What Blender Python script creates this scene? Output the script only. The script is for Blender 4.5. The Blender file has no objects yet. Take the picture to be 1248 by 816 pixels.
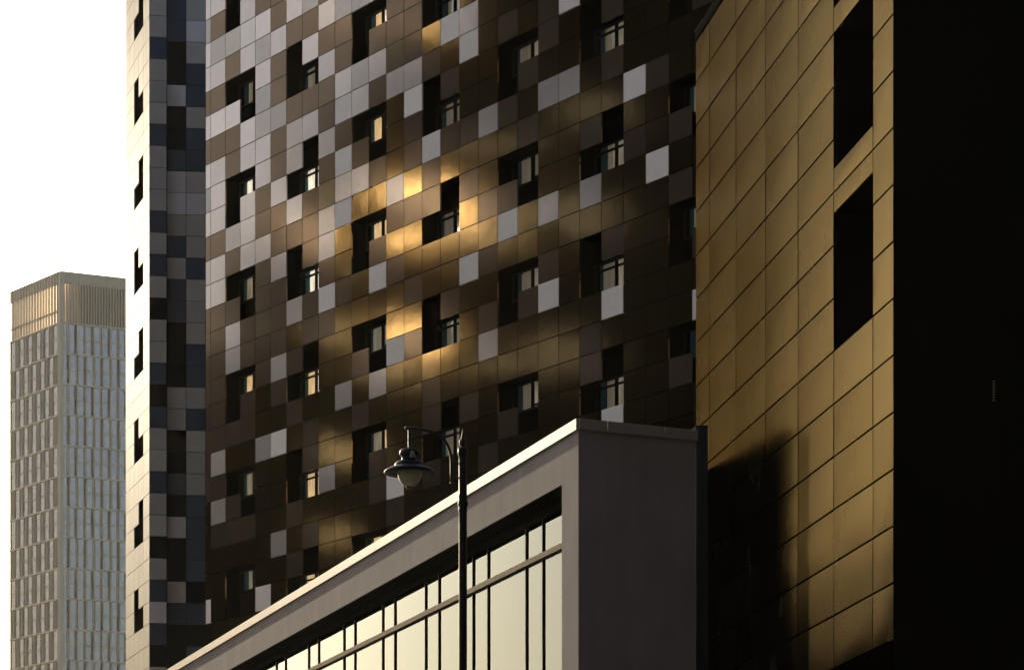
import bpy, bmesh, math, random
from mathutils import Vector, Matrix
random.seed(7)
S = bpy.context.scene
COL = S.collection
R = math.radians

# ------------------------------------------------------------------ camera
F = 3500.0          # focal length in photo pixels (photo 1248 wide)
CX, YH = 624.0, 1268.0
EYE = 1.6
cam = bpy.data.cameras.new("camera")
cam_o = bpy.data.objects.new("camera", cam)
COL.objects.link(cam_o)
cam.sensor_width = 36.0
cam.lens = F/1248*36
cam.shift_y = (YH-408)/1248
cam.clip_start = 0.5
cam.clip_end = 6000
cam_o.location = (0, 0, EYE)
cam_o.rotation_euler = (R(90), 0, 0)
S.camera = cam_o

# ------------------------------------------------------------------ light
SUN_AZ, SUN_EL = 21.0, 15.0      # degrees left of the view axis, above the horizon
sv = Vector((-math.sin(R(SUN_AZ))*math.cos(R(SUN_EL)), math.cos(R(SUN_AZ))*math.cos(R(SUN_EL)), math.sin(R(SUN_EL))))
world = bpy.data.worlds.new("World")
S.world = world
world.use_nodes = True
wn = world.node_tree
bg = wn.nodes["Background"]
sky = wn.nodes.new("ShaderNodeTexSky")
sky.sky_type = 'NISHITA'
sky.sun_disc = False
sky.sun_elevation = R(SUN_EL)
sky.sun_rotation = R(-SUN_AZ)
sky.air_density = 1.0
sky.dust_density = 5.0
sky.ozone_density = 1.0
wn.links.new(sky.outputs[0], bg.inputs[0])
bg.inputs[1].default_value = 0.10
sun = bpy.data.lights.new("sun", 'SUN')
sun.energy = 3.0
sun.angle = R(0.5)
sun.color = (1.0, 0.85, 0.62)
sun_o = bpy.data.objects.new("sun", sun)
COL.objects.link(sun_o)
sun_o.rotation_euler = (-sv).to_track_quat('-Z', 'Y').to_euler()
sun_o.location = (-60, 30, 60)
S.view_settings.view_transform = 'Standard'
S.view_settings.look = 'None'
S.view_settings.gamma = 1.0
S.view_settings.exposure = 1.0
S.render.engine = 'CYCLES'
S.cycles.max_bounces = 6
S.cycles.glossy_bounces = 4
S.cycles.transparent_max_bounces = 12
S.cycles.sample_clamp_indirect = 4.0

# ------------------------------------------------------------------ helpers
class MB:
    """collects faces, builds one mesh object"""
    def __init__(s): s.v = []; s.f = []; s.m = []; s.sm = []
    def quad(s, a, b, c, d, mi=0):
        n = len(s.v); s.v += [tuple(a), tuple(b), tuple(c), tuple(d)]
        s.f.append((n, n+1, n+2, n+3)); s.m.append(mi); s.sm.append(False)
    def quadn(s, pts, n, mi=0):
        """quad wound so that its normal points along n"""
        a, b, c, d = [Vector(p) for p in pts]
        if (b-a).cross(d-a).dot(n) < 0: a, b, c, d = a, d, c, b
        s.quad(a, b, c, d, mi)
    def poly(s, pts, mi=0):
        n = len(s.v); s.v += [tuple(p) for p in pts]
        s.f.append(tuple(range(n, n+len(pts)))); s.m.append(mi); s.sm.append(False)
    def hexa(s, p, mi=0):
        """p: 8 points: bottom ring 0-3, top ring 4-7"""
        n = len(s.v); s.v += [tuple(q) for q in p]
        for f in ((0, 3, 2, 1), (4, 5, 6, 7), (0, 1, 5, 4), (1, 2, 6, 5), (2, 3, 7, 6), (3, 0, 4, 7)):
            s.f.append(tuple(n+i for i in f)); s.m.append(mi); s.sm.append(False)
    def box(s, x0, y0, z0, x1, y1, z1, mi=0):
        s.hexa([(x0, y0, z0), (x1, y0, z0), (x1, y1, z0), (x0, y1, z0), (x0, y0, z1), (x1, y0, z1), (x1, y1, z1), (x0, y1, z1)], mi)
    def prism(s, pts, z0, z1, mi=0):
        k = len(pts)
        s.poly([(p[0], p[1], z0) for p in pts][::-1], mi)
        s.poly([(p[0], p[1], z1) for p in pts], mi)
        for i in range(k):
            a, b = pts[i], pts[(i+1) % k]
            s.quad((a[0], a[1], z0), (b[0], b[1], z0), (b[0], b[1], z1), (a[0], a[1], z1), mi)
    def lathe(s, prof, cx=0, cy=0, n=32, mi=0):
        base = len(s.v)
        for r, z in prof:
            for k in range(n):
                a = 2*math.pi*k/n
                s.v.append((cx+r*math.cos(a), cy+r*math.sin(a), z))
        for j in range(len(prof)-1):
            for k in range(n):
                k2 = (k+1) % n
                s.f.append((base+j*n+k, base+j*n+k2, base+(j+1)*n+k2, base+(j+1)*n+k)); s.m.append(mi); s.sm.append(True)
        s.f.append(tuple(base+k for k in range(n))[::-1]); s.m.append(mi); s.sm.append(False)
        s.f.append(tuple(base+(len(prof)-1)*n+k for k in range(n))); s.m.append(mi); s.sm.append(False)
    def tube(s, pts, r, n=12, mi=0):
        pts = [Vector(p) for p in pts]; base = len(s.v)
        for i, p in enumerate(pts):
            t = (pts[min(i+1, len(pts)-1)]-pts[max(i-1, 0)]).normalized()
            u = t.cross(Vector((0, 1, 0)))
            if u.length < 1e-3: u = t.cross(Vector((1, 0, 0)))
            u.normalize(); w = t.cross(u)
            for k in range(n):
                a = 2*math.pi*k/n
                s.v.append(tuple(p+(u*math.cos(a)+w*math.sin(a))*r))
        for j in range(len(pts)-1):
            for k in range(n):
                k2 = (k+1) % n
                s.f.append((base+j*n+k, base+j*n+k2, base+(j+1)*n+k2, base+(j+1)*n+k)); s.m.append(mi); s.sm.append(True)
        s.f.append(tuple(base+k for k in range(n))[::-1]); s.m.append(mi); s.sm.append(False)
        s.f.append(tuple(base+(len(pts)-1)*n+k for k in range(n))); s.m.append(mi); s.sm.append(False)
    def build(s, name, mats, parent=None):
        if not isinstance(mats, (list, tuple)): mats = [mats]
        me = bpy.data.meshes.new(name)
        off = Vector((0, 0, 0))
        if parent is not None:
            off = wloc(parent)
        me.from_pydata([tuple(Vector(v)-off) for v in s.v], [], s.f)
        for m in mats: me.materials.append(m)
        me.polygons.foreach_set("material_index", s.m)
        me.polygons.foreach_set("use_smooth", s.sm)
        me.update()
        bm = bmesh.new(); bm.from_mesh(me)
        bmesh.ops.recalc_face_normals(bm, faces=bm.faces) if s.__dict__.get('recalc', False) else None
        bm.to_mesh(me); bm.free()
        o = bpy.data.objects.new(name, me)
        COL.objects.link(o)
        if parent is not None: o.parent = parent
        return o

def wloc(o):
    v = Vector(o.location)
    while o.parent: o = o.parent; v += Vector(o.location)
    return v

def thing(name, label, cat, loc=(0, 0, 0), group=None):
    o = bpy.data.objects.new(name, None); COL.objects.link(o)
    o.location = loc; o.empty_display_size = 1
    o['label'] = label; o['category'] = cat
    if group: o['group'] = group
    return o
def struct(o): o['kind'] = 'structure'; return o

# ------------------------------------------------------------------ materials
def mat(name, col, rough=0.6, metal=0.0, noise=0.0, nscale=3.0, bump=0.0, bscale=20.0, stretch=(1, 1, 1),
        rvar=0.0, spec=0.5, coat=0.0, coat_rough=0.1, coat_ior=1.5, streak=0.0, pervar=0.0, edge=None):
    m = bpy.data.materials.new(name); m.use_nodes = True
    nt = m.node_tree; b = nt.nodes["Principled BSDF"]
    b.inputs["Base Color"].default_value = (*col, 1)
    b.inputs["Roughness"].default_value = rough
    b.inputs["Metallic"].default_value = metal
    b.inputs["Specular IOR Level"].default_value = spec
    if edge: b.inputs["Specular Tint"].default_value = (*edge, 1)
    b.inputs["Coat Weight"].default_value = coat
    b.inputs["Coat Roughness"].default_value = coat_rough
    b.inputs["Coat IOR"].default_value = coat_ior
    tc = nt.nodes.new("ShaderNodeTexCoord")
    mp = nt.nodes.new("ShaderNodeMapping"); mp.inputs["Scale"].default_value = stretch
    nt.links.new(tc.outputs["Object"], mp.inputs[0])
    cur = None
    def mul(a_socket, fac_socket, lo, hi):
        mr = nt.nodes.new("ShaderNodeMapRange"); mr.inputs["To Min"].default_value = lo; mr.inputs["To Max"].default_value = hi
        mr.inputs["From Min"].default_value = 0.3; mr.inputs["From Max"].default_value = 0.7
        nt.links.new(fac_socket, mr.inputs["Value"])
        mx = nt.nodes.new("ShaderNodeVectorMath"); mx.operation = 'SCALE'
        if a_socket is None: mx.inputs[0].default_value = col
        else: nt.links.new(a_socket, mx.inputs[0])
        nt.links.new(mr.outputs[0], mx.inputs["Scale"])
        return mx.outputs[0]
    if noise:
        n = nt.nodes.new("ShaderNodeTexNoise"); n.inputs["Scale"].default_value = nscale; n.inputs["Detail"].default_value = 6
        nt.links.new(mp.outputs[0], n.inputs[0]); cur = mul(cur, n.outputs[0], 1-noise, 1+noise)
    if streak:
        mp2 = nt.nodes.new("ShaderNodeMapping"); mp2.inputs["Scale"].default_value = (5, 5, 0.25)
        nt.links.new(tc.outputs["Object"], mp2.inputs[0])
        n = nt.nodes.new("ShaderNodeTexNoise"); n.inputs["Scale"].default_value = 1.0; n.inputs["Detail"].default_value = 5
        nt.links.new(mp2.outputs[0], n.inputs[0]); cur = mul(cur, n.outputs[0], 1-streak, 1+streak*0.4)
    if pervar:
        at = nt.nodes.new("ShaderNodeAttribute"); at.attribute_name = "pv"
        mr = nt.nodes.new("ShaderNodeMapRange"); mr.inputs["To Min"].default_value = 1-pervar; mr.inputs["To Max"].default_value = 1+pervar
        nt.links.new(at.outputs["Fac"], mr.inputs["Value"])
        mx = nt.nodes.new("ShaderNodeVectorMath"); mx.operation = 'SCALE'
        if cur is None: mx.inputs[0].default_value = col
        else: nt.links.new(cur, mx.inputs[0])
        nt.links.new(mr.outputs[0], mx.inputs["Scale"]); cur = mx.outputs[0]
    if cur is not None: nt.links.new(cur, b.inputs["Base Color"])
    if rvar:
        n = nt.nodes.new("ShaderNodeTexNoise"); n.inputs["Scale"].default_value = nscale*0.7; n.inputs["Detail"].default_value = 4
        nt.links.new(mp.outputs[0], n.inputs[0])
        mr = nt.nodes.new("ShaderNodeMapRange"); mr.inputs["From Min"].default_value = .3; mr.inputs["From Max"].default_value = .7
        mr.inputs["To Min"].default_value = max(0.02, rough-rvar); mr.inputs["To Max"].default_value = rough+rvar
        nt.links.new(n.outputs[0], mr.inputs["Value"]); nt.links.new(mr.outputs[0], b.inputs["Roughness"])
    if bump:
        n = nt.nodes.new("ShaderNodeTexNoise"); n.inputs["Scale"].default_value = bscale; n.inputs["Detail"].default_value = 3
        nt.links.new(mp.outputs[0], n.inputs[0])
        bp = nt.nodes.new("ShaderNodeBump"); bp.inputs["Strength"].default_value = 1.0; bp.inputs["Distance"].default_value = bump
        nt.links.new(n.outputs[0], bp.inputs["Height"]); nt.links.new(bp.outputs[0], b.inputs["Normal"])
    return m

def glass_mat(name, tint=(1, 1, 1), ior=1.5, rough=0.0, bump=0.0, bscale=1.5, minr=0.0):
    m = bpy.data.materials.new(name); m.use_nodes = True
    nt = m.node_tree; nt.nodes.clear()
    out = nt.nodes.new("ShaderNodeOutputMaterial"); mix = nt.nodes.new("ShaderNodeMixShader")
    tr = nt.nodes.new("ShaderNodeBsdfTransparent"); gl = nt.nodes.new("ShaderNodeBsdfGlossy"); fr = nt.nodes.new("ShaderNodeFresnel")
    tr.inputs[0].default_value = (.75*tint[0], .8*tint[1], .8*tint[2], 1)
    gl.inputs["Color"].default_value = (*tint, 1); gl.inputs["Roughness"].default_value = rough
    fr.inputs["IOR"].default_value = ior
    mr = nt.nodes.new("ShaderNodeMapRange"); mr.inputs["To Min"].default_value = minr
    nt.links.new(fr.outputs[0], mr.inputs["Value"])
    nt.links.new(mr.outputs[0], mix.inputs[0]); nt.links.new(tr.outputs[0], mix.inputs[1]); nt.links.new(gl.outputs[0], mix.inputs[2])
    if bump:
        tc = nt.nodes.new("ShaderNodeTexCoord"); n = nt.nodes.new("ShaderNodeTexNoise"); n.inputs["Scale"].default_value = bscale
        n.inputs["Detail"].default_value = 1
        nt.links.new(tc.outputs["Object"], n.inputs[0])
        bp = nt.nodes.new("ShaderNodeBump"); bp.inputs["Distance"].default_value = bump; bp.inputs["Strength"].default_value = 1
        nt.links.new(n.outputs[0], bp.inputs["Height"]); nt.links.new(bp.outputs[0], gl.inputs["Normal"]); nt.links.new(bp.outputs[0], fr.inputs["Normal"])
    nt.links.new(mix.outputs[0], out.inputs[0])
    return m

PB = dict(coat=1.0, coat_rough=.5, coat_ior=1.7, bump=0.0012, bscale=2.2, pervar=0.14, noise=0.05, nscale=4)
mW = mat("white_panel", (.92, .84, .82), rough=.45, **PB)
PB = dict(PB, coat=.35)
mC = mat("cream_panel", (.85, .73, .64), rough=.2, metal=.15, **PB)
mS = mat("silver_panel", (.76, .66, .62), rough=.14, metal=.45, **PB)
PB = dict(PB, coat=0)
mT = mat("taupe_panel", (.20, .145, .103), rough=.12, metal=.6, edge=(.5, .4, .3), **PB)
mD = mat("bronze_panel", (.34, .235, .12), rough=.09, metal=1.0, edge=(.45, .33, .16), **PB)
mO = mat("sky_toned_olive_panel", (.17, .145, .10), rough=.14, metal=.7, edge=(.5, .42, .3), **PB)
mJ = mat("joint_black", (.006, .006, .006), rough=.8, spec=.1)
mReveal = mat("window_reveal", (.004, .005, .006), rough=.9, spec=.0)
mFrame = mat("window_frame_dark", (.014, .014, .015), rough=.7, spec=.1)
mGlassM = glass_mat("window_glass", ior=1.75, bump=.004, bscale=1.6, minr=.08)
mCurt = mat("teal_curtain", (.05, .125, .155), rough=.9, noise=.25, nscale=2, stretch=(12, 12, .3))
mCurtW = mat("beige_curtain", (.55, .45, .33), rough=.9, noise=.2, nscale=2, stretch=(12, 12, .3))
PB = dict(PB, coat=0)
mCurtL = mat("glow_curtain", (.6, .52, .42), rough=.9, noise=.45, nscale=1.3, stretch=(9, 9, 1.2))
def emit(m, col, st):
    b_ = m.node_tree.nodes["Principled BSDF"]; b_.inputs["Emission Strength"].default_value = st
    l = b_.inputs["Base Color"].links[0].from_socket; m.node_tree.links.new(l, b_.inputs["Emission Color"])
mCurtO = mat("glow_orange_curtain", (.62, .42, .22), rough=.9, noise=.35, nscale=1.5, stretch=(10, 10, 1.0))
mCurtD = mat("dim_glow_curtain", (.45, .38, .28), rough=.9, noise=.4, nscale=1.3, stretch=(9, 9, 1.0))
emit(mCurtL, None, .85); emit(mCurtO, None, .6); emit(mCurtD, None, .2); emit(mCurtW, None, .08); emit(mCurt, None, .03)  # emission stands in for bright reflections in the panes, not lit rooms
mGrey = mat("grey_panel", (.62, .565, .51), rough=.5, metal=.2, **PB)
mBlue = mat("blue_panel", (.065, .10, .145), rough=.45, metal=.2, **PB)
mLight = mat("light_grey_panel", (.95, .86, .85), rough=.5, metal=.2, **PB)
mBlack = mat("black_panel", (.005, .006, .009), rough=.5, spec=.2, **PB)
mCream = mat("cream_side_panel", (.27, .26, .235), rough=.6, spec=.12, streak=.22, pervar=.06, bump=.0012, bscale=2)
mGold = mat("gold_metal_panel", (.029, .0255, .0195), rough=.27, metal=1.0, noise=.14, nscale=.45, stretch=(1, 1, .6), rvar=.02,
            bump=.0003, bscale=.9, pervar=.2, streak=.1, edge=(.525, .505, .455))
mFins = mat("reflector_fins", (.062, .058, .05), rough=.3, metal=1.0)
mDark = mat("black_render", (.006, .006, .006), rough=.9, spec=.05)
mRender = mat("grey_render", (.33, .30, .30), rough=.9, noise=.10, nscale=1.2, stretch=(1, 1, .6), bump=.004, bscale=30, streak=.06, spec=.2)
mCoping = mat("white_coping", (.38, .33, .29), rough=.5, metal=.0, spec=.3, noise=.04, nscale=2)
mMull = mat("mullion_metal", (.012, .012, .012), rough=.6, spec=.1)
mTrans = mat("transom_metal", (.12, .115, .105), rough=.55, spec=.25)
mGlassS = glass_mat("tinted_glass", tint=(.41, .49, .58), ior=1.5, bump=.0006, bscale=.4)
mLamp = mat("lamp_black_paint", (.006, .006, .008), rough=.5, spec=.3, noise=.2, nscale=9)
mBlocker = mat("dark_blocker", (.014, .012, .010), rough=.9, noise=.2, nscale=.3)
mAsph = mat("asphalt", (.045, .045, .045), rough=.9, noise=.2, nscale=2, bump=.003, bscale=60)
mPave = mat("paving", (.11, .105, .10), rough=.85, noise=.2, nscale=1.5)
mGround = mat("ground_earth", (.07, .07, .06), rough=.95, noise=.3, nscale=.05)

# ------------------------------------------------------------------ ground
def sheet(name, pts, z, m):
    b = MB(); b.poly([(x, y, z) for x, y in pts]); return struct(b.build(name, m))
sheet("ground", [(-3000, -3000), (3000, -3000), (3000, 3000), (-3000, 3000)], 0.0, mGround)
sheet("road", [(-9, -60), (-2, -60), (-20, 140), (-40, 140)], 0.008, mAsph)
b = MB(); b.prism([(-1.6, -60), (8, -60), (8, 60), (0.4, 53), (-1.6, 53)], 0.0, 0.12); struct(b.build("pavement", mPave))
b = MB()
for k in range(30):
    t = k/30; x = -5.5-24.5*max(0, (k*6-50))/150 if k*6 > 50 else -5.5
b.quad((-5.6, -55, .014), (-5.45, -55, .014), (-5.6, 20, .014), (-5.75, 20, .014)); struct(b.build("road_marking", mW))

# ------------------------------------------------------------------ facade planes
class Plane:
    """vertical plane whose horizontal lines run towards photo column vp; depth = C/(x-vp)"""
    def __init__(s, vp, C):
        s.vp, s.C = vp, C
        s.d = Vector(((vp-CX)/F, 1, 0)).normalized()       # direction away from the viewer towards vp
        if vp > CX: s.d = Vector((-(vp-CX)/F, -1, 0)).normalized()
        s.o = s.at(CX)
        n = Vector((-s.d.y, s.d.x, 0))
        if n.dot(s.o) > 0: n = -n
        s.n = n                                             # outward, facing the viewer
    def depth(s, x): return s.C/(x-s.vp)
    def at(s, x, z=0.0):
        D = s.depth(x); return Vector(((x-CX)/F*D, D, z))
    def p(s, x, z, inset=0.0):
        return s.at(x, z)-s.n*inset

def add_pv(o, vals):
    """one random value per face for slight panel-to-panel differences"""
    a = o.data.attributes.new("pv", 'FLOAT', 'FACE')
    a.data.foreach_set("value", vals)

def cushion(b, P0, du, dn, w, h, th, mi, pv, gap, bulge, N=6):
    """sheet metal cassette with a slightly swollen face and folded edges"""
    up = Vector((0, 0, 1)); base = len(b.v); v = random.random(); bl = bulge*random.uniform(.4, 1.3)
    a = random.uniform(-.004, .004); c = random.uniform(-.003, .003); sx = random.uniform(-.25, .25); sz = random.uniform(-.25, .25)
    for j in range(N+1):
        for i in range(N+1):
            s, t = i/N, j/N
            e = bl*(1-abs(2*s-1+sx*(1-(2*s-1)**2))**2.6)*(1-abs(2*t-1+sz*(1-(2*t-1)**2))**2.6)+a*(s-.5)*w+c*(t-.5)*h
            b.v.append(tuple(P0+du*(gap+(w-2*gap)*s)+up*(gap+(h-2*gap)*t)+dn*e))
    fl = du.cross(up).dot(dn) < 0
    for j in range(N):
        for i in range(N):
            q = [base+j*(N+1)+i, base+j*(N+1)+i+1, base+(j+1)*(N+1)+i+1, base+(j+1)*(N+1)+i]
            b.f.append(tuple(q[::-1] if fl else q)); b.m.append(mi); b.sm.append(True); pv.append(v)
    cs = [b.v[base], b.v[base+N], b.v[base+(N+1)**2-1], b.v[base+(N+1)*N]]
    for i in range(4):
        p, q = Vector(cs[i]), Vector(cs[(i+1) % 4])
        b.quad(q, p, p-dn*th, q-dn*th, mi); pv.append(v)

def panel(b, P0, du, dn, w, h, th, mi, pv, gap=0.012, tilt=0.0025):
    """panel with its lower left corner P0, along du (width w), up h, outward dn, thickness th"""
    up = Vector((0, 0, 1))
    a = random.uniform(-tilt, tilt); c = random.uniform(-tilt, tilt)
    def q(s, t, e): return P0+du*(gap+(w-2*gap)*s)+up*(gap+(h-2*gap)*t)+dn*(e+(a*(s-.5)*w+c*(t-.5)*h if e >= 0 else 0))
    f = [q(0, 0, 0), q(1, 0, 0), q(1, 1, 0), q(0, 1, 0)]
    k = [q(0, 0, -th), q(1, 0, -th), q(1, 1, -th), q(0, 1, -th)]
    b.quad(*f, mi)
    for i in range(4):
        j = (i+1) % 4
        b.quad(f[j], f[i], k[i], k[j], mi)
    v = random.random()
    pv += [v]*5

# ================================================================== BROWN TOWER
# column: classes from row -4 downwards in groups of four; '.' is an open window cell
ROWS = {
    -2: "SWSS TSTS WSTS STTT TTTT TDDD DWD", -1: "STCS TSTS SSTS STTT TTTS TSTD DDD",
    0: "..CT .STT ..CT .TSS ..TD .TTD ..D", 1: ".SSS ..SS .SSS ..TT .TTD ..TD .DD",
    2: "CTSC SWCS STTS DTDT TDDS DDDD DWD", 3: "STTS TTWT TSTT STTT STDW DDDS DDD",
    4: ".SST ..TC C.ST ..SD T.TD ..TD T.D", 5: "..CT S.TS ..TT T.TT ..DT T.DT ..D",
    6: "STTS TSTT STDS STWT DDDD DSDD DDD", 7: "TSTC TTSW TWSW DDTD DDSD DDDD DDD",
    8: ".TSC ..SS .TSD ..DD .TDT ..DD .TD", 9: "..TS .TST ..TD .TWD ..SD .TTD ..D",
    10: "STTS TTDS DDDS TDTD DWDD DDWT DDD", 11: "TDTS TTTS WTTD TDDT DTDD DDDD DDD",
    12: ".TSD ..DT ..WT T.DD ..DT T.TD ..D", 13: "..TD S.WD T.TD ..DD T.DD ..DD T.D",
    14: "TSDT DDSW DDTD TDDW DDDD TDDD DDD", 15: "SDTD TDDD DDSD DTDT DTSD DDTD DDD",
    16: "T.DD ..DT ..TD .TWD ..DD .TDD ..D", 17: "..TD .TDD .TDT ..DD .TDD ..DD .TD",
    18: "DTSD TDTT TDSD DDSD TWDD DDDD DDD", 19: "TDDT DTDW DDSD DDDD DDDD DDDD DDD",
    20: ".TDS .TDD ..DD T.SD ..DT T.DD .DD", 21: "..DT ..TD T.TD ..DD T.WD ..WD ..D",
    22: "DTDD TDDT DDDW DTDD DDDD DDDD DDD", 23: "TDTD DDTD DDDT DDWD DDDD DDDD DDD",
    24: ".DDT .TDD ..DD .TDT ..DD .TDD ..D", 25: "..DD ..DD .TDD ..DD .TDW ..DD .DD",
    26: "DDDD DTDD DDDD DDDD DDDD DDDD DDD"}
MAP = {}
for c_, txt in ROWS.items():
    for k_, ch_ in enumerate(txt.replace(" ", "")): MAP[(c_, k_-4)] = ch_
mp_, mq_ = 4.70666e-4, -3.97585e-6
PM = Plane(-1850, 187701)
PIT = .75
NM = 39.29
ZM = lambda r: EYE+PIT*(NM-r)
XM = lambda i: -1850+1/(mp_+mq_*i)
wM = (PM.at(XM(1))-PM.at(XM(0))).length
duM = (PM.at(XM(1))-PM.at(XM(0))).normalized()   # to the right / nearer
CI = {'W': 0, 'C': 1, 'S': 2, 'T': 3, 'D': 4, 'O': 5}
ROOT_M = thing("apartment_building", "tall dark tower block clad in a patchwork of bronze, taupe, silver and white square panels", "building", PM.at(XM(12)))
OM = PM.at(XM(0))
def cellM(i, z, inset=0.0): return Vector((OM.x, OM.y, 0))+duM*(wM*i)+Vector((0, 0, z))-PM.n*inset
clad = MB(); pv = []
joint = MB()
I0, I1, R0, R1 = -2, 27, -14, 50
LEFT = (PM.at(250.6)-OM).dot(duM)/wM
for i in range(I0, I1):
    for r in range(R0, R1):
        ch = MAP.get((i, r))
        isw = (i % 4 in (0, 1)) and (r % 4 in (0, 1)) and i >= 0
        if ch is None:
            ch = random.choice("SCTTSWC" if r < 0 else "DDDDTTW")
            if isw and not (i % 4 == 1 and r % 4 == 1): ch = '.'
        if i < 0 and ch == '.': ch = 'T'
        if ch == 'D' and r < 13-i*1.0: ch = 'O'  # bronze panels mirroring open sky swap to a duller copy, offsetting the glow
        a = max(i, LEFT)
        if ch != '.':
            panel(clad, cellM(a, ZM(r+1)), duM, PM.n, wM*(i+1-a), PIT, .045, CI[ch], pv)
        if not isw:
            p = [cellM(a, ZM(r+1), .045), cellM(i+1, ZM(r+1), .045), cellM(i+1, ZM(r), .045), cellM(a, ZM(r), .045)]
            joint.quad(*p)
o = clad.build("cladding", [mW, mC, mS, mT, mD, mO], ROOT_M); add_pv(o, pv)
# building body behind the cladding
DEP = 14.0
zt, zb = ZM(R0), 0.0
A = cellM(LEFT, 0, .06); B_ = cellM(I1, 0, .06)
A2 = cellM(LEFT, 0, DEP); B2 = cellM(I1, 0, DEP)
joint.quad((A2.x, A2.y, zb), (A.x, A.y, zb), (A.x, A.y, zt), (A2.x, A2.y, zt))
joint.quad((B_.x, B_.y, zb), (B2.x, B2.y, zb), (B2.x, B2.y, zt), (B_.x, B_.y, zt))
joint.quad((B2.x, B2.y, zb), (A2.x, A2.y, zb), (A2.x, A2.y, zt), (B2.x, B2.y, zt))
joint.quad((A.x, A.y, zt), (B_.x, B_.y, zt), (B2.x, B2.y, zt), (A2.x, A2.y, zt))
c0 = cellM(LEFT, 0, 1.6); c1 = cellM(I1, 0, 1.6)
joint.quad((c0.x, c0.y, zb), (c1.x, c1.y, zb), (c1.x, c1.y, zt), (c0.x, c0.y, zt))
joint.quad(cellM(LEFT, 0, .06), cellM(I1, 0, .06), cellM(I1, ZM(R1), .06), cellM(LEFT, ZM(R1), .06))
joint.build("wall", mJ, ROOT_M)

def make_window(root, cell, du, dn, w, z0, z1, depth, wm, tealside=1.0, glow=True, seed=0, main_top=True):
    """2 x 2 cell recessed window. cell(u,z,inset) with u in 0..2"""
    rnd = random.Random(seed)
    b = MB(); e = .046
    q = lambda u, z, d: cell(u, z, d)
    b.quad(q(0, z0, e), q(0, z1, e), q(0, z1, depth+.12), q(0, z0, depth+.12))
    b.quad(q(2, z1, e), q(2, z0, e), q(2, z0, depth+.12), q(2, z1, depth+.12))
    b.quad(q(0, z1, e), q(2, z1, e), q(2, z1, depth+.12), q(0, z1, depth+.12))
    b.quad(q(2, z0, e), q(0, z0, e), q(0, z0, depth+.12), q(2, z0, depth+.12))
    wnd = b.build("window", mReveal, root)
    fr = MB()
    def bar(u0, u1, za, zb_, d0, d1):
        fr.hexa([q(u0, za, d1), q(u1, za, d1), q(u1, za, d0), q(u0, za, d0), q(u0, zb_, d1), q(u1, zb_, d1), q(u1, zb_, d0), q(u0, zb_, d0)])
    t = .055/wm
    d0, d1 = depth-.05, depth+.03
    H2 = (z1-z0)/2
    ga, gb = (z0+H2-.03, z1) if main_top else (z0, z0+H2+.16)
    bar(0.003, t, ga, gb-.003, d0, d1); bar(2-t, 1.997, ga, gb-.003, d0, d1)
    bar(t, 2-t, ga+.003, ga+.05, d0, d1); bar(t, 2-t, gb-.05, gb-.003, d0, d1)
    bar(1.0-t/2, 1.0+t/2, ga+.05, gb-.05, d0, d1)
    if not main_top:
        bar(t, 1.0-t/2, z0+H2-.06, z0+H2-.02, d0+.004, d1-.004); bar(1.0+t/2, 2-t, z0+H2-.06, z0+H2-.02, d0+.004, d1-.004)
    else:
        bar(1.0+t/2, 2-t, ga+.09, ga+.13, d0+.004, d1-.004)
    fr.build("frame", mFrame, wnd)
    g = MB(); g.quad(q(t, ga+.05, depth), q(2-t, ga+.05, depth), q(2-t, gb-.05, depth), q(t, gb-.05, depth))
    g.build("glass", mGlassM, wnd)
    sp_ = MB()
    sa, sb = (z0, ga) if main_top else (gb, z1)
    us = 0.0 if main_top else .55
    sp_.quad(q(0, sa, depth), q(2-us, sa, depth), q(2-us, sb, depth), q(0, sb, depth))
    sp_.build("spandrel", mReveal, wnd)
    # curtains: pleated sheets behind the glass, glowing in place of pane reflections
    c = MB()
    def pleat(u0, u1, mi, n):
        prev = None
        for k in range(n*4+1):
            u = u0+(u1-u0)*k/(n*4); d = depth+.16+.03*math.sin(k*math.pi/2)+.006*rnd.random()
            cur = (q(u, z0, d), q(u, z1, d))
            if prev: c.quad(prev[0], cur[0], cur[1], prev[1], mi)
            prev = cur
    sp = .22+rnd.uniform(-.12, .10)
    pleat(0.02, sp, 0, 5)
    cut = .62+rnd.uniform(-.12, .16)
    pleat(sp+rnd.uniform(.0, .06), cut, 1, 3)
    if rnd.random() < .8: pleat(cut+.01, 1.98, 2, 7)
    else: pleat(cut+rnd.uniform(.06, .16), 1.98, 1, 7)
    glow_mats = [mCurtL, mCurtL, mCurtO, mCurtD]; ma, mb = rnd.choice(glow_mats), rnd.choice(glow_mats)
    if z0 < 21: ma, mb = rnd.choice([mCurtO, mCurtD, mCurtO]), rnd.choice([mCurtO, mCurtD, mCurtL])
    c.build("curtain", [mCurt, ma if glow else mCurtW, mb if glow else mCurtD], wnd)
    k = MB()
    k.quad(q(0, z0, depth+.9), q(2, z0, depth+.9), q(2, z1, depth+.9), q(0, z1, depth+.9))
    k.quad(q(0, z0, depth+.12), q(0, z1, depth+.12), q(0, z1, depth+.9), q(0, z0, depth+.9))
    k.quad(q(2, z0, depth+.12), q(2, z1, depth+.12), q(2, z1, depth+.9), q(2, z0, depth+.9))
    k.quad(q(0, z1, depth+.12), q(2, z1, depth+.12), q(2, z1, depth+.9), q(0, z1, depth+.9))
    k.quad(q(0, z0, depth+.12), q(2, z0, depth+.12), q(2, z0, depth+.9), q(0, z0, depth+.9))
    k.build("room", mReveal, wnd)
    return wnd
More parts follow.
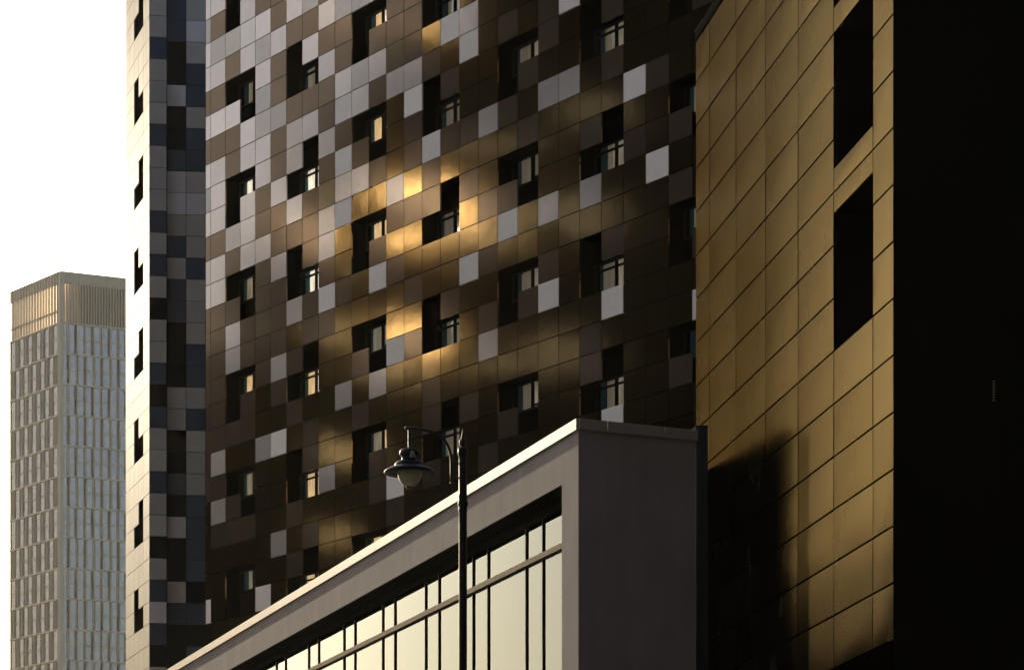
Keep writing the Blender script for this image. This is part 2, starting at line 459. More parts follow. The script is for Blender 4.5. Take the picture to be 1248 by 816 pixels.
for g in range(0, 25, 4):
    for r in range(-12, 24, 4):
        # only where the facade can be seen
        make_window(ROOT_M, lambda u, z, d, g=g: cellM(g+u, z, d), duM, PM.n, wM, ZM(r+2), ZM(r), .50, wM, seed=g*100+r, glow=g < 12,
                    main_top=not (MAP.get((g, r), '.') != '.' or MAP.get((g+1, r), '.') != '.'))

# ================================================================== BLUE / CREAM TOWER
PW = Plane(-535, 71200)
PF1 = Plane(21500, 99.3*(182-21500))
PF2 = Plane(43000, 99.85*(204-43000))
ROOT_B = thing("apartment_building", "tower block with a cream side and a front of grey, blue and black square panels", "building", PW.at(182))
NB = lambda r: EYE+PIT*(48.27-r)
NB2 = lambda r: EYE+PIT*(48.31-r)
F1 = "GGBGGGBGGGBGBGKGGBKBGGBGGKGBLBKG"
F2 = "BBKKLKKBLLGBGBBKKKGGKKBKLKKGBKKK"
F3 = "GLGBBGBBGLGGBGGGBBGBGGGBBBBKBKBK"
FI = {'G': 0, 'B': 1, 'L': 2, 'K': 3}
cl = MB(); pv = []
bj = MB()
def fcol(P, xa, xb, s, Z, ins=0.0):
    a = P.at(xa); c = P.at(xb); du = (c-a).normalized(); w = (c-a).length
    for r in range(-10, 47):
        ch = s[r] if 0 <= r < len(s) else random.choice("GBKG")
        panel(cl, Vector((a.x, a.y, Z(r+1))), du, P.n, w, PIT, .04, FI[ch], pv, gap=.011)
    a2 = a-P.n*.04; c2 = c-P.n*.04
    bj.quad((a2.x, a2.y, 0), (c2.x, c2.y, 0), (c2.x, c2.y, NB(-10)), (a2.x, a2.y, NB(-10)))
fcol(PF1, 182.0, 203.2, F1, NB)
fcol(PF2, 203.4, 226.7, F2, NB2)
fcol(PF2, 226.7, 250.4, F3, NB2)
fcol(PF2, 250.4, 274.4, F1[::-1], NB2)
# step between the two front planes
a = PF1.at(203.2); c = PF2.at(203.4)+Vector((0, .05, 0))
bj.quad((a.x, a.y, 0), (c.x, c.y, 0), (c.x, c.y, NB(-10)), (a.x, a.y, NB(-10)))
o = cl.build("front_cladding", [mGrey, mBlue, mLight, mBlack], ROOT_B); add_pv(o, pv)
# cream side wall with notched windows
WX = [182.0, 174.6, 168.9, 163.4, 158.2, 153.2]
dW = (PW.at(153.2)-PW.at(182)).normalized()
def uW(x): return (PW.at(x)-PW.at(182)).dot(dW)
OW = PW.at(182)
def cW(u, z, d): return Vector((OW.x, OW.y, z))+dW*u-PW.n*d
cw = MB(); pv = []
wins = {}
for k, r in enumerate(range(27, -14, -4)): wins[r] = 'TR' if k % 2 == 0 else 'TL'
for c in range(5):
    u0, u1 = uW(WX[c]), uW(WX[c+1])
    for r in range(-10, 47):
        op = False
        if c in (1, 2):
            for rr, ty in wins.items():
                if r in (rr, rr+1):
                    op = True
                    if r == rr and ((ty == 'TR' and c == 1) or (ty == 'TL' and c == 2)): op = False
        iswin = c in (1, 2) and any(r in (rr, rr+1) for rr in wins)
        if not op:
            panel(cw, cW(u0, NB(r+1), 0), dW, PW.n, u1-u0, PIT, .04, 0, pv, gap=.010)
        if not iswin:
            bj.quad(cW(u0, NB(r+1), .04), cW(u1, NB(r+1), .04), cW(u1, NB(r), .04), cW(u0, NB(r), .04))
o = cw.build("side_cladding", mCream, ROOT_B); add_pv(o, pv)
uE = uW(153.2)
p0 = cW(0, 0, .05); p1 = cW(uE, 0, .0); p2 = PF2.at(274.4)+Vector((0, .3, 0)); p3 = p2+(p1-p0)
zt = NB(-10)
for a, c in ((p1, p3), (p3, p2)):
    bj.quad((a.x, a.y, 0), (c.x, c.y, 0), (c.x, c.y, zt), (a.x, a.y, zt))
bj.poly([(p.x, p.y, zt) for p in (p0, p1, p3, p2)])
bj.build("wall", mJ, ROOT_B)
for rr in wins:
    ua, ub = uW(WX[1]), uW(WX[3])
    q = lambda s, z, d: cW(ua+(ub-ua)*s, z, d)
    z0, z1 = NB(rr+2), NB(rr)
    b = MB()
    for A_, B_2 in ((0, 0), (1, 1)):
        b.quad(q(A_, z0, .041), q(A_, z1, .041), q(A_, z1, .55), q(A_, z0, .55))
    b.quad(q(0, z1, .041), q(1, z1, .041), q(1, z1, .55), q(0, z1, .55))
    b.quad(q(0, z0, .041), q(1, z0, .041), q(1, z0, .55), q(0, z0, .55))
    b.quad(q(0, z0, .55), q(1, z0, .55), q(1, z1, .55), q(0, z1, .55))
    w_ = b.build("window", mReveal, ROOT_B)
    g = MB(); g.quadn([q(.03, z0+.05, .45), q(.97, z0+.05, .45), q(.97, z1-.05, .45), q(.03, z1-.05, .45)], PW.n); g.build("glass", mGlassM, w_)

# ================================================================== FAR OFFICE TOWER
mTF = mat("tower_fin", (.52, .43, .32), rough=.5, metal=.3, noise=.05)
mTB = mat("tower_dark", (.03, .03, .03), rough=.5)
mTG = glass_mat("tower_glass", tint=(.60, .58, .60), ior=2.0, bump=.01, bscale=.3, minr=.35)
mTP = mat("tower_interior", (.10, .11, .13), rough=.8, noise=.4, nscale=.08)
TP = 8.2                                   # one double storey
D_T = F*TP/37.3
PTL = Plane(-2150, D_T*(73.5+2150)); PTR = Plane(8550, D_T*(73.5-8550))
NT = (YH-802.7)/37.3                       # band line height, in double storeys
ZT = lambda k: EYE+TP*(NT+k)               # k = 0 at y 802.7 ; k = 11 is the crown's base
ZTOP = EYE+(YH-329.8)/F*D_T
ROOT_T = thing("office_tower", "pale hazy high-rise with vertical fins far off behind the other buildings", "building", PTL.at(73.5))
def tower_face(P, x0, x1, nb, corner_dir, phase):
    """facade between photo columns; bays of equal real width starting at the corner x0"""
    a = P.at(x0); c = P.at(x1); du = (c-a).normalized(); W = (c-a).length; bw = W/nb
    n = P.n
    q = lambda u, z, d: Vector((a.x, a.y, z))+du*u-n*d
    return q, bw, W
qR, bwR, WR = tower_face(PTR, 73.5, 175.0, 10, 1, 0)
qL, bwL, WL = tower_face(PTL, 73.5, 12.0, 6, 1, 0)
fin = MB(); back = MB()
KT = 11
wl = []
for q, bw, W, nb, side in ((qR, bwR, WR, 10, 0), (qL, bwL, WL, 6, 1)):
    def bx(b, u0, u1, z0, z1, d0, d1):
        b.hexa([q(u0, z0, d1), q(u1, z0, d1), q(u1, z0, d0), q(u0, z0, d0), q(u0, z1, d1), q(u1, z1, d1), q(u1, z1, d0), q(u0, z1, d0)])
    bx(fin, 0.0, .9, 0, ZTOP-.1, -.12, .3)           # corner post
    for k in range(-12, KT+1):
        z0, z1 = ZT(k-1), ZT(k)
        bx(fin, .9, W, z1-.28, z1+.12, -.15, .4)
        odd = k % 2
        for j in range(nb):
            s = (.0 if odd else .5) if side else (.0 if odd else .12)
            u0 = j*bw+s*bw+(.9 if j == 0 and s == 0 else 0); u1 = min(j*bw+s*bw+bw, W)
            if side and not odd and j == 0: bx(fin, .9, .9+.2, z0+.12, z1-.28, -.25, .4)
            uu = j*bw+s*bw
            gw = bw*(.50 if side else (.62 if (j+k) % 2 else .52))
            ga = uu+bw*(.34 if side else .14)
            if side and ga+gw > W: gw = W-ga-.05
            bx(fin, uu-.12+(.95 if uu < .1 else 0), uu+.14+(.95 if uu < .1 else 0), z0+.12, z1-.28, -.25, .5)
            if side: bx(fin, ga-.22, ga-.02, z0+.12, z1-.28, -.1, .5)
            elif j+k & 1: bx(fin, ga+gw+.02, ga+gw+.18, z0+.12, z1-.28, -.1, .5)
            if uu < .1: ga = .9+bw*.10
            if gw > .2: wl.append((q, ga, ga+gw, z0+.12, z1-.28, side, k))
    bx(back, .2, W-.1, 0, ZT(KT), .6, .9)
    # crown: parapet band, two levels of open louvres
    zc = ZT(KT)
    bx(fin, .9, W, ZTOP-3.2, ZTOP, .0, .5)
    nf = nb*3
    for j in range(1, nf):
        u = W*j/nf
        bx(fin, u-.13, u+.13, zc+.12, ZTOP-.05, -.25, .45)
    if side: bx(fin, .9, W, zc+3.0, zc+3.5, .05, .4)
    else:
        bx(back, W*.24, W-.1, zc+.12, ZTOP-.5, .7, .95)
        bx(fin, 1.0, W*.27, zc+.12, ZTOP-7.0, 2.6, 2.8)
        bx(fin, W*.06, W*.27, ZTOP-6.99, ZTOP-1.0, 2.6, 2.8)
fin.build("facade_frame", mTF, ROOT_T)
# roof deck under the open crown, plus plant room
e0, e1 = qL(WL, 0, 0), qR(WR, 0, 0); cc = qR(0, 0, 0); e2 = e0+(e1-cc)
zc = ZT(KT)
back.poly([(p.x, p.y, zc) for p in (cc, e1, e2, e0)])
for a, c in ((e1, e2), (e2, e0)): back.quad((a.x, a.y, 0), (c.x, c.y, 0), (c.x, c.y, zc), (a.x, a.y, zc))
back.build("wall", mTB, ROOT_T)
wl.sort(key=lambda t: (t[6] < 0, t[5], -t[6] if False else abs(t[6]-5)))
def tower_window(t, g, i_):
    q, u0, u1, z0, z1, side, k = t
    g.quadn([q(u0, z0, .2), q(u1, z0, .2), q(u1, z1, .2), q(u0, z1, .2)], PTL.n if side else PTR.n, 0)
    i_.quad(q(u0, z0, .55), q(u1, z0, .55), q(u1, z1, .55), q(u0, z1, .55), 1)
    zm = (z0+z1)/2-.1
    for dz in (-.32, .18):
        g.hexa([q(u0, zm+dz, .19), q(u1, zm+dz, .19), q(u1, zm+dz, .1), q(u0, zm+dz, .1), q(u0, zm+dz+.16, .19), q(u1, zm+dz+.16, .19), q(u1, zm+dz+.16, .1), q(u0, zm+dz+.16, .1)], 2)
rest = MB()
for n_, t in enumerate(wl):
    if n_ < 96:
        g = MB(); tower_window(t, g, g); g.build("window", [mTG, mTP, mTF], ROOT_T)
    else: tower_window(t, rest, rest)
o = rest.build("window_rows", [mTG, mTP, mTF], ROOT_T); o['kind'] = 'stuff'

# ================================================================== GOLD METAL BUILDING
KG, VG, NG = .068, 70.0, 20.06
HG = 1.0
PG = Plane(VG, F*HG/KG)
ZG = lambda r: EYE+HG*(NG-r)
ROOT_G = thing("metal_clad_building", "building clad in large brownish gold metal sheets with a black end wall at the right", "building", PG.at(1016))
GX = [848.0, 864.6, 897.0, 933.2, 972.6, 1016.2, 1063.8, 1089.0]
OG = PG.at(848.0); dG = (PG.at(1089)-OG).normalized()
uG = lambda x: (PG.at(x)-OG).dot(dG)
def cG(u, z, d): return Vector((OG.x, OG.y, z))+dG*u-PG.n*d
gc = MB(); pv = []; gj = MB()
RT = -2.93
holes = [(1.0, 3.54), (4.41, 7.0), (-2.0, .5)]
for c in range(7):
    u0, u1 = uG(GX[c]), uG(GX[c+1])
    rows = [(max(r, RT), r+1) for r in range(-3, 13)]
    if c == 5: rows = [(RT, -2), (.5, 1.0), (3.54, 4.0), (4.0, 4.41)]+[(r, r+1) for r in range(7, 13)]
    for ra, rb in rows:
        cushion(gc, cG(u0, ZG(rb), 0), dG, PG.n, u1-u0, (rb-ra)*HG, .055, 0, pv, .021, .014)
        gj.quad(cG(u0, ZG(rb), .05), cG(u1, ZG(rb), .05), cG(u1, ZG(ra), .05), cG(u0, ZG(ra), .05))
o = gc.build("cladding", mGold, ROOT_G); add_pv(o, pv)
for ra, rb in holes:
    ua, ub = uG(GX[5]), uG(GX[6]); z0, z1 = ZG(rb), ZG(ra); b = MB(); dd = 1.1
    for u in (ua, ub): b.quad(cG(u, z0, .051), cG(u, z1, .051), cG(u, z1, dd), cG(u, z0, dd))
    for z in (z0, z1): b.quad(cG(ua, z, .051), cG(ub, z, .051), cG(ub, z, dd), cG(ua, z, dd))
    b.quad(cG(ua, z0, dd), cG(ub, z0, dd), cG(ub, z1, dd), cG(ua, z1, dd))
    w_ = b.build("window", mDark, ROOT_G)
    f = MB()
    for u in (ua+.01, (ua+ub)/2-.03, ub-.07):
        f.hexa([cG(u, z0+.01, dd-.01), cG(u+.06, z0+.01, dd-.01), cG(u+.06, z0+.01, dd-.08), cG(u, z0+.01, dd-.08), cG(u, z1-.01, dd-.01), cG(u+.06, z1-.01, dd-.01), cG(u+.06, z1-.01, dd-.08), cG(u, z1-.01, dd-.08)])
    f.build("frame", mDark, w_)
# coping along the top
b = MB(); uE = uG(1089)
def gbox(b, u0, u1, za, zb_, d0, d1):
    b.hexa([cG(u0, za, d1), cG(u1, za, d1), cG(u1, za, d0), cG(u0, za, d0), cG(u0, zb_, d1), cG(u1, zb_, d1), cG(u1, zb_, d0), cG(u0, zb_, d0)])
gbox(b, .0, uE+.02, ZG(RT)+.03, ZG(RT)+.22, -.02, .4)
b.build("coping", mDark, ROOT_G)
b = MB(); gbox(b, .0, uE+.02, ZG(RT)+.221, ZG(RT)+.235, -.035, .4); b.build("coping_edge", mGold, ROOT_G)
# black end wall facing the street, body and recessed ground storeys
E0 = cG(uE, 0, .0); dE = Vector((1, .16, 0)).normalized()
E1 = E0+dE*14
nE = Vector((dE.y, -dE.x, 0))
ztg = ZG(RT)
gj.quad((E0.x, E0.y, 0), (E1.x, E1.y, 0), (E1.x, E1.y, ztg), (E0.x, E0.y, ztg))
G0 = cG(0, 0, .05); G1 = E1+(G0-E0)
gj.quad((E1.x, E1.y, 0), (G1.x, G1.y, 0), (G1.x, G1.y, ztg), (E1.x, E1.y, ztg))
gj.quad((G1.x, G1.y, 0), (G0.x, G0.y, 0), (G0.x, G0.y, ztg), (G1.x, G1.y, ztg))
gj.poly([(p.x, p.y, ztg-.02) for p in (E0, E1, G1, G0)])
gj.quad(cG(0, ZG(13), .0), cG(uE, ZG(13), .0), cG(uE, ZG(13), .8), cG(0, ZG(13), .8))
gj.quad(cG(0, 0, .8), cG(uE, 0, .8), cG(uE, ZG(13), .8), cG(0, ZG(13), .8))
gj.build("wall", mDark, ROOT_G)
# faint slatted vent on the end wall
def onE(x, y):
    u = (x-CX)/F
    t = (u*E0.y-E0.x)/(dE.x-u*dE.y); p = E0+dE*t
    return Vector((p.x, p.y, EYE+(YH-y)/F*p.y))
b = MB()
for k in range(8):
    p = onE(1209.8, 465.2+k*3.25); p2 = onE(1212.2, 465.2+k*3.25)
    off = nE*.02
    b.hexa([p, p2, p2+off, p+off, p+Vector((0, 0, .016)), p2+Vector((0, 0, .016)), p2+off+Vector((0, 0, .016)), p+off+Vector((0, 0, .016))])
b.build("vent_slats", mat("vent_metal", (.30, .25, .17), rough=.5), ROOT_G)

# ================================================================== GREY RENDERED BUILDING WITH BIG WINDOW
DC = 54.0
PS = Plane(-535, DC*1240)
PSS = Plane(8186, DC*(705-8186))
ZS = lambda k: EYE+k*DC*1240/F              # k = (YH-y)/(x+535)
zroof = ZS(.6115)
ROOT_S = thing("rendered_building", "low grey rendered building with a bright coping and a tall glazed window wall", "building", PS.at(705))
OS = PS.at(705); dS = PS.d.copy()
uS = lambda x: (PS.at(x)-OS).dot(dS)
def cS(u, z, d=0.0): return Vector((OS.x, OS.y, z))+dS*u-PS.n*d
def sbox(b, u0, u1, za, zb_, d0, d1, mi=0):
    b.hexa([cS(u0, za, d1), cS(u1, za, d1), cS(u1, za, d0), cS(u0, za, d0), cS(u0, zb_, d1), cS(u1, zb_, d1), cS(u1, zb_, d0), cS(u0, zb_, d0)], mi)
_e = (PSS.at(848)-PSS.at(705)).normalized()
SK = _e.dot(dS)/(-_e.dot(PS.n))            # the corner is not square: inner faces are skewed to follow the side wall
def kbox(b, u1, za, zb_, d0, d1, mi=0):
    b.hexa([cS(SK*d1, za, d1), cS(u1, za, d1), cS(u1, za, d0), cS(SK*d0, za, d0), cS(SK*d1, zb_, d1), cS(u1, zb_, d1), cS(u1, zb_, d0), cS(SK*d0, zb_, d0)], mi)
UE = uS(178)
u_j = uS(684.8)
z_head = ZS(.5557)
z_sill = 3.0
w = MB()
tw = .85
kbox(w, UE, z_head, zroof-.16, 0, tw)        # band over the window
kbox(w, u_j, 0, z_head, 0, tw)               # pier at the corner
sbox(w, u_j, UE, 0, z_sill, 0, tw)
sbox(w, UE-.6, UE, z_sill, z_head, 0, tw)
# side wall facing the street
eS = (PSS.at(848)-PSS.at(705)).normalized(); LS = (PSS.at(848)-PSS.at(705)).length; nS = PSS.n
Sa = OS+eS*.03
def cQ(u, z, d=0.0): return Vector((OS.x, OS.y, z))+eS*u-nS*d
def qbox(b, u0, u1, za, zb_, d0, d1, mi=0):
    b.hexa([cQ(u0, za, d1), cQ(u1, za, d1), cQ(u1, za, d0), cQ(u0, za, d0), cQ(u0, zb_, d1), cQ(u1, zb_, d1), cQ(u1, zb_, d0), cQ(u0, zb_, d0)], mi)
qbox(w, tw/abs(_e.dot(PS.n))*1.0, LS, 0, zroof-.161, .0, .5)
w.build("wall", mRender, ROOT_S)
# low link block between this building and the gold one
w = MB()
w.prism([(3.868, 60.3), (4.115, 60.3), (4.6, 68), (2.6, 68)], 0, EYE+(YH-518)/F*60.3)
w.build("link_block", mat("dark_return_render", (.025, .027, .032), rough=.9), ROOT_S)
# body behind the front: back wall, upper and lower roof
rf = MB()
TH = 2.6
TH = 1.2
def slab(d0, d1, z0, z1):
    a0, a1 = cS(.13*d0+.12, 0, d0), cS(UE, 0, d0); b0, b1 = cS(.13*d1+.12, 0, d1), cS(UE, 0, d1)
    rf.prism([(a0.x, a0.y), (b0.x, b0.y), (b1.x, b1.y), (a1.x, a1.y)], z0, z1)
slab(.86, TH, zroof-.6, zroof-.3)
slab(TH-.2, TH, 3, zroof-.6)
slab(.9, 5.0, 5.6, 6.0)
rf.build("roof", mDark, ROOT_S)
cp = MB()
segs = [0, uS(612), uS(459), uS(330), uS(262), uS(240), UE]
for i in range(len(segs)-1):
    if i == 0: kbox(cp, segs[1]-.008, zroof-.21, zroof, -.05, .45)
    else: sbox(cp, segs[i]+.008, segs[i+1]-.008, zroof-.21, zroof, -.05, .45)
segs = [0, LS*.235, LS*.72, LS]
for i in range(3):
    qbox(cp, segs[i]+(.004 if i == 0 else .008), segs[i+1]-.008+(.03 if i == 2 else 0), zroof-.205, zroof-.004, -.05, .5 if i else -.002)
cp.build("coping", mCoping, ROOT_S)
# window wall set back in the opening
RD = .52
PGl = lambda x: None
wf = MB(); tr = MB(); gl = MB()
g_top = z_head-.09
def u_of(x, d):
    """distance along the facade of photo column x on the plane set back by d"""
    # solve (OS + dS*u - n*d) projects to x
    k = (x-CX)/F; base = OS-PS.n*d
    return (k*base.y-base.x)/(dS.x-k*dS.y)
# transom height on glass plane
p = cS(u_of(684.8, RD), 0, RD); z_tr = EYE+(YH-666.5)/F*p.y
pairs = [(662.7, 642.2), (598.8, 581.4), (537.8, 522.0), (483.0, 468.4), (433.8, 420.8), (388.9, 376.8), (347.7, 336.4), (309.5, 299.2), (275.0, 265.5)]
ms = [u_of(x, RD) for pr in pairs for x in pr]
print("mullion u", [round(m, 2) for m in ms])
per = (ms[10]-ms[0])/5
ms = []
m0, m1 = u_of(662.7, RD), u_of(642.2, RD)
u = m0; k = 0
while u < UE-1:
    ms += [u, u+(m1-m0)]; u += per
for m_ in ms:
    sbox(wf, m_-.018, m_+.018, z_sill, g_top, RD-.03, RD+.05, 0)
    sbox(wf, m_-.018, m_-.004, z_sill, g_top, RD-.035, RD-.031, 1)
sbox(wf, u_j+.003, UE-.6, g_top-.10, z_head-.014, RD-.1, RD+.05, 2)
sbox(wf, u_j+.003, UE-.61, z_head-.012, z_head-.002, .02, RD+.05, 2)
sbox(wf, u_j+.002, u_j+.05, z_sill, g_top-.1, RD-.1, RD+.05, 0)
wnd = wf.build("window", [mMull, mTrans, mDark], ROOT_S)
sbox(tr, u_j+.05, UE-.6, z_tr-.055, z_tr+.055, RD-.08, RD+.045)
tr.build("transom", mTrans, wnd)
edges = [u_j]+ms+[UE-.6]
for i in range(len(edges)-1):
    a, c = edges[i]+.0, edges[i+1]
    for z0, z1 in ((z_sill, z_tr), (z_tr, g_top)):
        t0, t1, t2 = (random.uniform(-.0015, .0015) for _ in range(3))
        gl.quadn([cS(a, z0, RD+t0), cS(c, z0, RD+t1), cS(c, z1, RD+t2), cS(a, z1, RD+t0-t1+t2)], PS.n)
gl.build("glass", mGlassS, wnd)
bk = MB(); bk.quad(cS(u_j-.4, 0, RD+1.5), cS(UE, 0, RD+1.5), cS(UE, z_head, RD+1.5), cS(u_j-.4, z_head, RD+1.5)); bk.build("room", mReveal, wnd)

# ================================================================== STREET LAMP
LX, LY = (564.2-CX)/F*28.0, 28.0
PX = 28.0/F
lz = lambda y: EYE+(YH-y)*PX
lx = lambda x: (x-CX)*PX
ROOT_L = thing("street_lamp", "black cast iron street lamp with a curved arm and a round hooded lantern", "street lamp", (LX, LY, .12))
b = MB()
r = PX
b.lathe([(.16, .12), (.17, .14), (.17, .2), (.14, .24), (.13, .9), (.15, .93), (.15, 1.0), (.10, 1.06), (.075, 1.15), (5.2*r, 3.2), (4.9*r, lz(640)),
         (4.9*r, lz(624)), (5.6*r, lz(622)), (5.6*r, lz(620)), (5.0*r, lz(618.5)), (6.3*r, lz(615)), (6.3*r, lz(612)), (5.2*r, lz(609)), (5.9*r, lz(605)), (4.9*r, lz(602)),
         (4.9*r, lz(560)), (4.9*r, lz(556)), (6.1*r, lz(554.5)), (6.1*r, lz(547)), (5.2*r, lz(545.5)), (3.4*r, lz(544.5))], LX, LY, 28)
b.build("post", mLamp, ROOT_L)
b = MB()
b.lathe([(3.3*r, lz(545)), (3.0*r, lz(543.5)), (4.3*r, lz(541)), (4.6*r, lz(538.5)), (4.0*r, lz(536)), (2.3*r, lz(534.5)), (2.7*r, lz(533.5)), (1.9*r, lz(531)), (1.3*r, lz(527)), (.5*r, lz(522))], LX, LY, 20)
b.build("finial", mLamp, ROOT_L)
b = MB()
pts = [(550.2, 588), (550.2, 575), (550.2, 562), (549.6, 555), (547.8, 547.5), (544.6, 540.5), (540, 534.5), (534.5, 529.8), (528, 526.4), (520, 524), (511, 522.4), (503, 521.6), (495.5, 521.4)]
b.tube([(lx(x), LY, lz(y)) for x, y in pts], 1.75*r)
b.lathe([(.3*r, lz(590)), (1.6*r, lz(589.3)), (1.9*r, lz(588)), (1.6*r, lz(586.8))], lx(550.2), LY, 12)
b.lathe([(2.1*r, lz(523.2)), (2.4*r, lz(521.6)), (2.1*r, lz(519.8)), (.8*r, lz(519))], lx(495.3), LY, 12)
for y in (564.5, 582):
    b.tube([(lx(550), LY, lz(y)), (lx(560), LY, lz(y))], 1.35*r)
b.build("arm", mLamp, ROOT_L)
HX = lx(499.4)
lan = MB()
lan.lathe([(15.5*r, lz(574.4)), (30*r, lz(577.0)), (31.3*r, lz(576.0)), (31.4*r, lz(574.8)), (29.5*r, lz(572.6)), (24*r, lz(569.8)), (19*r, lz(568.3)), (18.6*r, lz(567.4)), (18.2*r, lz(565.0)), (16*r, lz(562.8)),
           (11.5*r, lz(561.2)), (10.2*r, lz(560.2)), (9.9*r, lz(555.6)), (12.3*r, lz(554.6)), (12.7*r, lz(552.5)), (12.4*r, lz(549.8)), (11*r, lz(547.8)), (7*r, lz(546.6)), (2.2*r, lz(546)),
           (2.2*r, lz(536)), (2.2*r, lz(522.5))], HX, LY, 40)
lan = lan.build("lantern_hood", mLamp, ROOT_L)
g = MB()
g.lathe([(1.0*r, lz(593.6)), (5.2*r, lz(592.6)), (8.6*r, lz(590.2)), (11.6*r, lz(586.6)), (13.8*r, lz(582.4)), (15.0*r, lz(578.2)), (15.3*r, lz(575.5)), (15.3*r, lz(574.3))], HX, LY, 36)
mBowl = mat("frosted_bowl", (.42, .40, .30), rough=.35, noise=.25, nscale=9, streak=.3, coat=.3)
mBowl.node_tree.nodes["Principled BSDF"].inputs["Subsurface Weight"].default_value = 0.0
g.build("bowl", mBowl, ROOT_L)
g = MB()
g.lathe([(.6*r, lz(596.2)), (3.6*r, lz(595.6)), (4.9*r, lz(594)), (5.2*r, lz(592.2)), (4.4*r, lz(591.9))], HX, LY, 20)
g.build("bowl_cap", mat("rusty_cap", (.22, .07, .025), rough=.7, noise=.4, nscale=30), ROOT_L)
g = MB()
g.lathe([(3.4*r, lz(560.5)), (3.6*r, lz(557.8)), (2.9*r, lz(556.6)), (2.6*r, lz(553)), (1.3*r, lz(551.5))], lx(503.2), LY-12.2*r, 16)
g.build("light_sensor", mat("sensor_plastic", (.20, .19, .17), rough=.4), ROOT_L)

# ================================================================== UNSEEN BLOCKS ADDED BEYOND THE FRAME (they shade and are mirrored by the facades)
def block(name, label, pts, h, m=mBlocker):
    t = thing(name, label, "building", (pts[0][0], pts[0][1], 0))
    b = MB(); b.prism(pts, 0, h); b.build("wall", m, t)
    b = MB()
    cx = sum(p[0] for p in pts)/len(pts); cy = sum(p[1] for p in pts)/len(pts)
    b.prism([(cx+(p[0]-cx)*1.01, cy+(p[1]-cy)*1.01) for p in pts], h, h+.5); b.build("roof", m, t)
    return t
block("unseen_block", "unseen long dark block added behind the viewer to hold back sky light", [(-90, -45), (70, -45), (70, -25), (-90, -25)], 105)
block("unseen_block", "unseen dark block added on the right to hold back sky light", [(32, -25), (50, -25), (50, 46), (32, 46)], 60)
# added dark slab on the left, gaps placed for the brown facade to mirror
WXP = -62.0
def mirror(x, y):
    """where the photo's line of sight, mirrored in the brown facade, meets the slab"""
    p = PM.at(x); z = EYE+(YH-y)/F*p.y
    v = Vector((p.x, p.y, z-EYE)); n = PM.n; r_ = v-2*v.dot(n)*n
    t = (WXP-p.x)/r_.x
    return p.y+r_.y*t, z+r_.z*t
HOL = [  # photo centre, photo half width and half height
    (465, 8, 85, 34), (508, 232, 46, 22), (548, 256, 20, 20), (500, 288, 40, 14), (378, 280, 20, 30), (590, 268, 34, 34), (672, 258, 84, 20), (722, 268, 30, 16),
    (722, 132, 36, 22), (600, 176, 60, 12), (503, 408, 30, 24), (407, 402, 22, 18), (475, 450, 44, 14), (685, 432, 44, 26),
    (275, 402, 24, 18), (415, 550, 30, 18), (402, 652, 18, 14), (262, 290, 16, 14), (430, 330, 20, 8), (605, 445, 26, 9), (412, 12, 30, 22), (512, 28, 36, 22)]
rects = []
for x, y, hw, hh in HOL:
    a0, z0 = mirror(x-hw, y+hh); a1, z1 = mirror(x+hw, y-hh)
    rects.append((min(a0, a1), max(a0, a1), min(z0, z1), max(z0, z1)))
YA, YB = 66.0, 128.0
prof = [mirror(x, y) for x, y in ((60, 700), (200, 480), (300, 310), (390, 170), (450, 80), (530, -40))]
prof.sort()
def top(Y):
    if Y <= prof[0][0]: return prof[0][1]+(prof[0][0]-Y)*.9
    for (a0, z0), (a1, z1) in zip(prof, prof[1:]):
        if Y <= a1: return z0+(z1-z0)*(Y-a0)/(a1-a0)
    return prof[-1][1]
as_ = sorted({*[YA+2*k for k in range(32)], *[v for r_ in rects for v in r_[:2] if YA < v < YB]})
ob = MB()
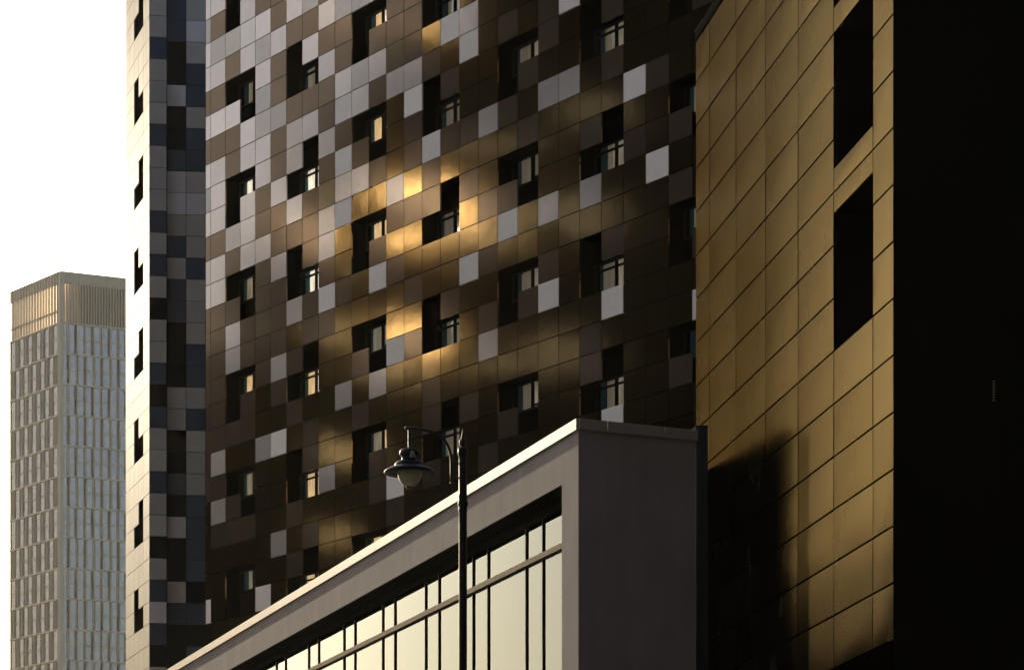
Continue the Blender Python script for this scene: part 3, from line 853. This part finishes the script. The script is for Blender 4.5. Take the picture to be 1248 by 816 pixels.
for i in range(len(as_)-1):
    ac = (as_[i]+as_[i+1])/2; h = min(68, top(ac))
    zs = [0.0, h]+[v for r_ in rects if r_[0] < ac < r_[1] for v in r_[2:] if v < h]
    zs = sorted(set(zs))
    for j in range(len(zs)-1):
        zc_ = (zs[j]+zs[j+1])/2
        if any(r_[0] < ac < r_[1] and r_[2] < zc_ < r_[3] for r_ in rects): continue
        ob.box(WXP-.3, as_[i], zs[j], WXP, as_[i+1], zs[j+1])
fb = MB()
fn = Vector((.69, .724, 0)); ft = Vector((.724, -.69, 0))
for k in (1, 2, 3, 10, 4, 6, 8, 13, 20, 21):              # added reflector fins in chosen gaps mirror sun glow onto the brown facade
    a0, a1, z0, z1 = rects[k]
    if k > 19:                               # added fins above the slab stand on posts with rails
        for yy in (a0-.3, a1+.5): ob.box(WXP-1.3, yy, min(top(yy), z0)-1, WXP-1.0, yy+.25, z1+.2)
        for zz in (z0-.2, z1): ob.box(WXP-1.3, a0-.3, zz, WXP-1.0, a1+.75, zz+.15)
    y = a0
    while y < a1:
        c = Vector((WXP-1.0, y+.2, 0))
        p, q = c-ft*.42, c+ft*.42
        fb.quadn([(p.x, p.y, z0), (q.x, q.y, z0), (q.x, q.y, z1), (p.x, p.y, z1)], fn, 1 if k in (6, 8, 13) else 0)
        y += .62

t = thing("unseen_gap_slab", "unseen slab added left of the street, gaps shaped to be mirrored as bright patches", "building", (WXP, 60, 0))
ob.build("wall", mBlocker, t)
fb.build("reflector_fins", [mFins, mat("dim_reflector_fins", (.034, .030, .023), rough=.3, metal=1.0, edge=(.2, .2, .2))], t)
block("unseen_block", "unseen slim dark tower added for the gold wall to mirror", [(-27.9, 115), (-23.2, 115), (-23.2, 117), (-27.9, 117)], 62)  # added out of view to darken what the gold wall mirrors

# ================================================================== HAZE
b = MB(); b.box(-460, -70, -1, 460, 900, 260)
hz = b.build("haze", []); hz['kind'] = 'stuff'
m = bpy.data.materials.new("haze_air"); m.use_nodes = True; nt = m.node_tree; nt.nodes.clear()
out = nt.nodes.new("ShaderNodeOutputMaterial"); pvn = nt.nodes.new("ShaderNodeVolumePrincipled")
pvn.inputs["Color"].default_value = (.95, .93, .88, 1); pvn.inputs["Density"].default_value = .000023; pvn.inputs["Anisotropy"].default_value = .6
nt.links.new(pvn.outputs[0], out.inputs["Volume"]); hz.data.materials.append(m)
